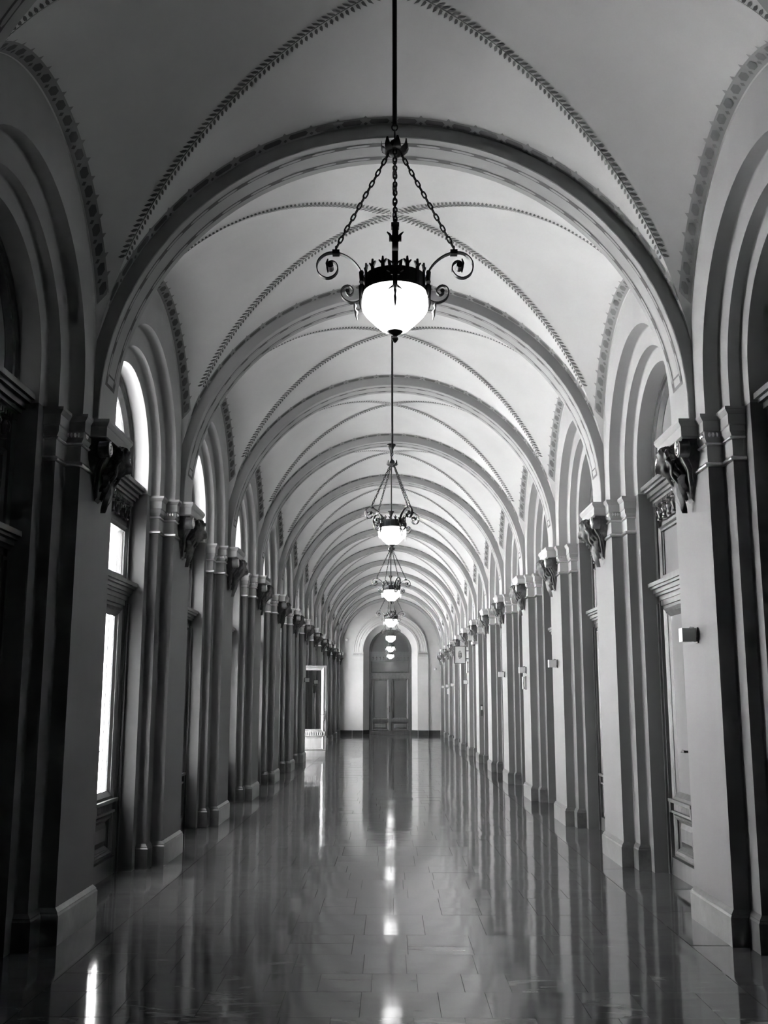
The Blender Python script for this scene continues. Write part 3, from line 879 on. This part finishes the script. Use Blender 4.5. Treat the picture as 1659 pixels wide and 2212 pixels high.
def make_lamp(links):
    root = empty('pendant_lamp')
    MB().lathe(lz([(.128, 3.425), (.136, 3.40), (.146, 3.365), (.149, 3.325), (.146, 3.305), (.132, 3.283), (.108, 3.258), (.085, 3.235), (.062, 3.214), (.04, 3.204), (0.0, 3.201)]), 40).build('bowl', BOWL, root, smooth=60)
    mb = MB(); mb.lathe(lz([(.131, 3.462), (.137, 3.46), (.137, 3.40), (.141, 3.395), (.141, 3.385), (.134, 3.385), (.131, 3.40), (.131, 3.462)]), 40)
    rim = mb.build('rim_band', IRON, root, smooth=40)
    sp = MB()
    sp.prism([(-.006, 3.395), (.006, 3.395), (.008, 3.47), (.02, 3.487), (.017, 3.492), (.006, 3.484), (.003, 3.505), (-.003, 3.505), (-.006, 3.484), (-.017, 3.492), (-.02, 3.487), (-.008, 3.47)], .136, .143, lambda a, b, h: (h, a, b-Z0))
    spm = sp.mesh('crown_spike', IRON)
    for k in range(16):
        if k % 4 == 0: continue
        o = put('crown_spike', spm, rim); o.rotation_euler = (0, 0, 2*PI*k/16)
    mb = MB(); mb.lathe(lz([(0, 3.213), (.034, 3.212), (.037, 3.205), (.028, 3.196), (.014, 3.188), (.009, 3.182), (.014, 3.176), (.0145, 3.168), (.01, 3.16), (.006, 3.155), (0.0, 3.151)]), 20)
    mb.build('finial', IRON, root, smooth=50)
    for k in range(4):
        a = k*PI/2
        mb = MB()
        ribbon(mb, [(.139, 3.385), (.133, 3.42), (.142, 3.465), (.168, 3.515), (.21, 3.555), (.262, 3.577), (.31, 3.573), (.343, 3.545), (.352, 3.51), (.34, 3.475), (.308, 3.456), (.277, 3.465), (.258, 3.492), (.262, 3.522), (.282, 3.536), (.30, 3.527), (.304, 3.51), (.294, 3.5), (.284, 3.507)], .026, .005, a)
        ribbon(mb, [(.139, 3.395), (.141, 3.372), (.155, 3.352), (.178, 3.341), (.205, 3.343), (.23, 3.359), (.241, 3.385), (.235, 3.41), (.213, 3.421), (.193, 3.411), (.187, 3.39), (.2, 3.375), (.214, 3.381), (.211, 3.394)], .02, .005, a)
        arm = mb.build('arm', IRON, root, smooth=40)
        c_, s_ = math.cos(a), math.sin(a)
        f3 = lambda r, t, z: (r*c_-t*s_, r*s_+t*c_, z-Z0)
        cl = MB(); cl.add([f3(r, t, z) for r in (.25, .282) for t in (-.017, .017) for z in (3.568, 3.588)], [(0, 1, 3, 2), (4, 6, 7, 5), (0, 4, 5, 1), (2, 3, 7, 6), (0, 2, 6, 4), (1, 5, 7, 3)])
        cl.tube([f3(.266, 0, 3.585), f3(.266, 0, 3.61)], .005, 6); cl.build('chain_clamp', IRON, arm)
        ey = MB(); ey.tube([f3(.290, -.026, 3.511), f3(.290, .026, 3.511)], [.014, .014], 10); ey.tube([f3(.212, -.018, 3.391), f3(.212, .018, 3.391)], .010, 8)
        ey.tube([f3(.300, -.034, 3.535), f3(.306, -.022, 3.52), f3(.302, -.012, 3.49)], [.003, .006, .003], 5); ey.tube([f3(.300, .034, 3.535), f3(.306, .022, 3.52), f3(.302, .012, 3.49)], [.003, .006, .003], 5)
        ey.build('scroll_eye', IRON, arm, smooth=50, kind='stuff')
        dp = MB(); dp.tube([f3(.182, 0, 3.34), f3(.178, 0, 3.325), f3(.18, 0, 3.31), f3(.172, 0, 3.295), f3(.174, 0, 3.28), f3(.168, 0, 3.258)], [.004, .009, .004, .01, .006, .002], 6)
        dp.build('drop', GOLD, arm, smooth=60)
        lf = MB()                                      # leaf spray lying on the bowl below each arm
        lf.tube([f3(.148, 0, 3.42), f3(.153, 0, 3.37), f3(.155, 0, 3.335), f3(.152, 0, 3.312)], [.016, .007, .006, .003], 6)
        for sg in (-1, 1):
            lf.tube([f3(.153, 0, 3.368), f3(.153, sg*.014, 3.353), f3(.15, sg*.028, 3.345)], [.004, .005, .002], 5)
            lf.tube([f3(.15, sg*.006, 3.46), f3(.15, sg*.026, 3.475), f3(.15, sg*.022, 3.44), f3(.15, sg*.03, 3.425)], [.006, .011, .008, .01], 6)
        lf.build('leaf_spray', IRON, arm, smooth=60)
        p0 = np.array(f3(.266, 0, 3.60)); p1 = np.array(f3(.028, 0, 4.065)); d = p1-p0; Ln = np.linalg.norm(d); kk = 17
        t = d/Ln; quat = Vector(t).to_track_quat('Z', 'Y')
        if links:
            ch = empty('chain', parent=root)
            for i in range(kk):
                o = put('link', LINKM, ch, tuple(p0+d*(i+.5)/kk)); o.rotation_mode = 'QUATERNION'
                from mathutils import Quaternion
                o.rotation_quaternion = quat @ Quaternion((0, 0, 1), PI/2*(i % 2))
        else:
            mb = MB()
            from mathutils import Quaternion
            for i in range(kk):
                qq = quat @ Quaternion((0, 0, 1), PI/2*(i % 2)); c0 = p0+d*(i+.5)/kk
                vv = [tuple(np.array(qq @ v.co)+c0) for v in LINKM.vertices]
                mb.add(vv, [tuple(p.vertices) for p in LINKM.polygons])
            mb.build('chain', IRON, root, kind='stuff')
    mb = MB(); mb.lathe(lz([(0, 4.05), (.022, 4.055), (.032, 4.07), (.024, 4.09), (.03, 4.105), (.02, 4.125), (.008, 4.135), (0, 4.14)]), 16)
    hub = mb.build('hub', IRON, root, smooth=50)
    lf = MB()
    rows = [[(.02, -.008, 4.08-Z0), (.02, .008, 4.08-Z0)], [(.045, -.02, 4.075-Z0), (.045, .02, 4.075-Z0)], [(.062, -.014, 4.09-Z0), (.062, .014, 4.09-Z0)], [(.063, -.004, 4.122-Z0), (.063, .004, 4.122-Z0)]]
    lf.grid(rows); lf.grid([[(x, y_, z-.006) for x, y_, z in r] for r in rows])
    lfm = lf.mesh('crown_leaf', IRON, smooth=60)
    for k in range(8):
        o = put('crown_leaf', lfm, hub); o.rotation_euler = (0, 0, 2*PI*k/8+.2)
    mb = MB()
    mb.tube([(0, .011*math.cos(a), 4.158-Z0+.026*math.sin(a)) for a in [2*PI*i/16 for i in range(16)]], .0035, 6, closed=True)
    mb.tube([(.013*math.cos(a), 0, 4.197-Z0+.016*math.sin(a)) for a in [2*PI*i/16 for i in range(16)]], .0035, 6, closed=True)
    mb.build('shackle', IRON, root, smooth=60, kind=None)
    MB().tube([(0, 0, 4.208-Z0), (0, 0, 5.80-Z0)], .011, 12).build('rod', IRON, root, smooth=50)
    MB().lathe(lz([(0.0, 5.715), (.019, 5.715), (.021, 5.76), (.03, 5.82), (.055, 5.875), (.075, 5.895), (.075, 5.918), (0, 5.918)]), 20).build('canopy', IRON, root, smooth=40)
    return root
lamps = [make_lamp(True), make_lamp(False)]
rots = [0, .62, .42, .3, .9, .2, .5]
names = ['large pendant lamp nearest the camera, white bowl on four chains', 'second pendant lamp from the camera, glowing bowl with scrolled arms', 'third pendant lamp from the camera, four iron scroll arms around bowl',
         'fourth pendant lamp from the camera, in front of the end arch', 'fifth pendant lamp from the camera, over the lunette top', 'sixth pendant lamp from the camera, just above the last one', 'farthest pendant lamp, lowest glowing bowl before the end door']
for i in range(7):
    o = lamps[0] if i == 0 else (lamps[1] if i == 1 else copy_tree(lamps[1]))
    o.location = (0 if i else -.004, PY(2*i), Z0); o.rotation_euler = (0, 0, rots[i])
    tag(o, names[i], 'lamp', 'pendant lamps down the middle of the corridor')

# ================================================================== SMALL FITTINGS
def box_sensor():
    root = empty('box_sensor')
    MB().box(-.115, -.02, -.045, .045, -.048, .048).build('housing', PLASTIC, root)
    MB().box(-.121, -.115, -.047, .047, -.05, .05).build('face_plate', PLASTIC, root)
    mb = MB(); mb.box(-.03, 0, -.03, .03, -.05, -.02); mb.box(-.008, 0, -.035, .035, -.06, .055)
    mb.build('bracket', BLACKP, root)
    mb = MB(); mb.tube([(-.05, .02, .045), (-.04, .03, .06), (-.015, .03, .058), (-.004, .028, .04)], .004, 6); mb.build('cable', BLACKP, root, smooth=60)
    return root
bs = box_sensor()
where = [('right', 1, .05, 'nearest pilaster on the right'), ('right', 3, 0, 'third pilaster on the right'), ('right', 4, 0, 'fourth pilaster on the right, above a handset'), ('right', 5, 0, 'fifth pilaster on the right'), ('right', 8, 0, 'eighth pilaster on the right, below the emblem sign'),
         ('right', 10, 0, 'tenth pilaster on the right'), ('right', 11, 0, 'eleventh pilaster on the right, above a pale strip'), ('right', 12, 0, 'twelfth pilaster on the right, farthest of its row'), ('left', 7, 0, 'pilaster in front of the open door leaf'), ('left', 8, 0, 'left pilaster behind the open glazed leaf')]
for i, (side, k, dy, tx) in enumerate(where):
    o = bs if i == 0 else copy_tree(bs)
    sx = 1 if side == 'right' else -1
    o.location = (sx*XW, PY(k)+dy, 2.06); o.rotation_euler = (0, 0, 0 if sx > 0 else PI)
    tag(o, f'small white box sensor on the {tx}', 'sensor', 'white box sensors on the pilasters')
def handset(y, side, k, m_, lab):
    sx = 1 if side == 'right' else -1
    root = empty('wall_handset', (sx*XW, PY(k)+y, 1.85), 0 if sx > 0 else PI)
    MB().box(-.03, 0, -.04, .04, -.11, .11).build('cradle', m_, root)
    MB().tube([(-.05, 0, -.1), (-.058, 0, 0), (-.05, 0, .1)], [.022, .014, .022], 8).build('receiver', PLASTIC if m_ is GREYP else m_, root, smooth=50)
    tag(root, lab, 'handset')
handset(.02, 'right', 4, GREYP, 'grey wall handset under the box sensor on the fourth right pilaster')
handset(.02, 'right', 11, PLASTIC, 'pale strip shaped handset under the box sensor on the eleventh right pilaster')
handset(.02, 'left', 8, BLACKP, 'dark handset seen through the glass of the open door leaf')
# dome camera
root = empty('dome_camera', (XW, PY(7)-.28, 2.98))
MB().tube([(0, 0, .02), (-.07, 0, .02)], .03, 12).build('arm', PLASTIC, root, smooth=50)
mb = MB(); mb.lathe([(0, .055), (.06, .05), (.066, .02), (.064, -.01), (.058, -.016), (0, -.016)], 18, (-.11, 0)); mb.build('housing', PLASTIC, root, smooth=40)
mb = MB(); mb.lathe([(.05, -.016), (.046, -.04), (.03, -.058), (0, -.065)], 16, (-.11, 0)); mb.build('dome', BLACKP, root, smooth=60)
tag(root, 'white dome security camera high on the seventh pilaster on the right', 'camera')
# white tube fitting
root = empty('tube_lamp', (XW, PY(8)-.2, 2.48))
MB().tube([(-.035, 0, -.17), (-.035, 0, .17)], .025, 10).build('tube', PLASTIC, root, smooth=50)
mb = MB(); mb.box(-.03, 0, -.02, .02, -.15, -.11); mb.box(-.03, 0, -.02, .02, .11, .15); mb.build('bracket', BLACKP, root)
tag(root, 'slim white vertical tube fitting beneath the emblem sign on the right', 'fitting')
# dark lock box on the jamb
root = empty('call_point', (XW+.06, PY(7)-.43, 1.30), 0)
mb = MB(); mb.box(-.035, .035, -.04, 0, -.14, .14); mb.build('case', BLACKP, root)
mb = MB(); mb.box(-.02, .02, -.052, -.04, .01, .10); mb.build('pull_tab', PLASTIC, root)
tag(root, 'narrow black call point with pale tab on the seventh right pilaster', 'call point')
# globe fittings on the end wall
for (x, z, side) in ((-1.96, 4.17, 'left'), (2.0, 2.88, 'right')):
    root = empty('globe_camera', (x, YEND, z))
    mb = MB(); mb.sphere((0, -.11, 0), .062, 16, 10); mb.build('globe', PLASTIC, root, smooth=60)
    MB().tube([(0, 0, 0), (0, -.06, 0)], .05, 14).build('base', BLACKP, root, smooth=40)
    tag(root, f'small white globe fitting on the end wall, {side} of the archway', 'globe fitting')
# emblem sign: panel square to the wall, facing the camera
SX, SY, SZ = XW, PY(8)-.34, 2.83
root = empty('emblem_sign', (SX, SY, SZ))
x0, x1, z0, z1 = -.40, -.10, -.235, .235
MB().box(x0, x1, -.012, .012, z0, z1).build('panel', PLASTIC, root)
mb = MB(); t = .018
mb.box(x0-t, x0, -.02, .02, z0-t, z1+t); mb.box(x1, x1+t, -.02, .02, z0-t, z1+t); mb.box(x0, x1, -.02, .02, z1, z1+t); mb.box(x0, x1, -.02, .02, z0-t, z0)
mb.build('frame', BLACKP, root)
mb = MB(); mb.box(x1+t, .0, -.01, .01, .10, .125); mb.box(x1+t, .0, -.01, .01, -.125, -.10); mb.build('wall_bracket', BLACKP, root)
cx, yf = (x0+x1)/2, -.0125
def flat(mb, poly, lift, mi): mb.prism([(cx+a, b) for a, b in poly], yf-lift, yf, lambda a, b, h: (a, h, b), mi)
mb = MB()
flat(mb, [(-.055, .045), (.055, .045), (.055, -.06), (.045, -.09), (.0, -.115), (-.045, -.09), (-.055, -.06)], .002, 0)      # shield
for i in range(4):
    z = .035-.034*i; flat(mb, [(-.05, z-.016), (-.003, z-.016), (-.003, z), (-.05, z)], .004, 1)                              # pale bars
flat(mb, [(.022, -.06), (.03, -.06), (.03, .035), (.022, .035)], .004, 1)                                                     # double cross
flat(mb, [(.010, .012), (.042, .012), (.042, .019), (.010, .019)], .004, 1); flat(mb, [(.006, -.012), (.046, -.012), (.046, -.004), (.006, -.004)], .004, 1)
flat(mb, [(.004, -.085), (.012, -.06), (.02, -.07), (.026, -.055), (.032, -.07), (.04, -.06), (.048, -.078), (.03, -.095), (.004, -.105)], .004, 2)   # three hills
flat(mb, [(-.05, .05), (.05, .05), (.05, .068), (.042, .086), (.024, .098), (.004, .104), (-.004, .104), (-.024, .098), (-.042, .086), (-.05, .068)], .003, 2)   # crown
flat(mb, [(-.003, .104), (.003, .104), (.006, .128), (-.002, .128)], .003, 0); flat(mb, [(-.008, .114), (.011, .114), (.011, .119), (-.008, .119)], .003, 0)
for i in range(4): flat(mb, [(-.04+.022*i, .053), (-.028+.022*i, .053), (-.028+.022*i, .063), (-.04+.022*i, .063)], .005, 1)
mb.build('emblem', [BLACKP, PLASTIC, GREYP], root, kind='stuff')
tag(root, 'white sign in black frame with crowned shield emblem, projecting from right wall', 'sign')

# ---- daylight portals in the glazed openings (emit nothing, guide sky sampling)
for j in range(1, 13):
    l = bpy.data.lights.new('window_portal', 'AREA'); l.shape = 'RECTANGLE'; l.size = 4.7; l.size_y = 1.7
    l.cycles.is_portal = True
    o = bpy.data.objects.new('window_portal', l); C.objects.link(o)
    o.location = (-2.73, PY(j)+P/2, 2.35); o.rotation_euler = (0, -PI/2, 0)
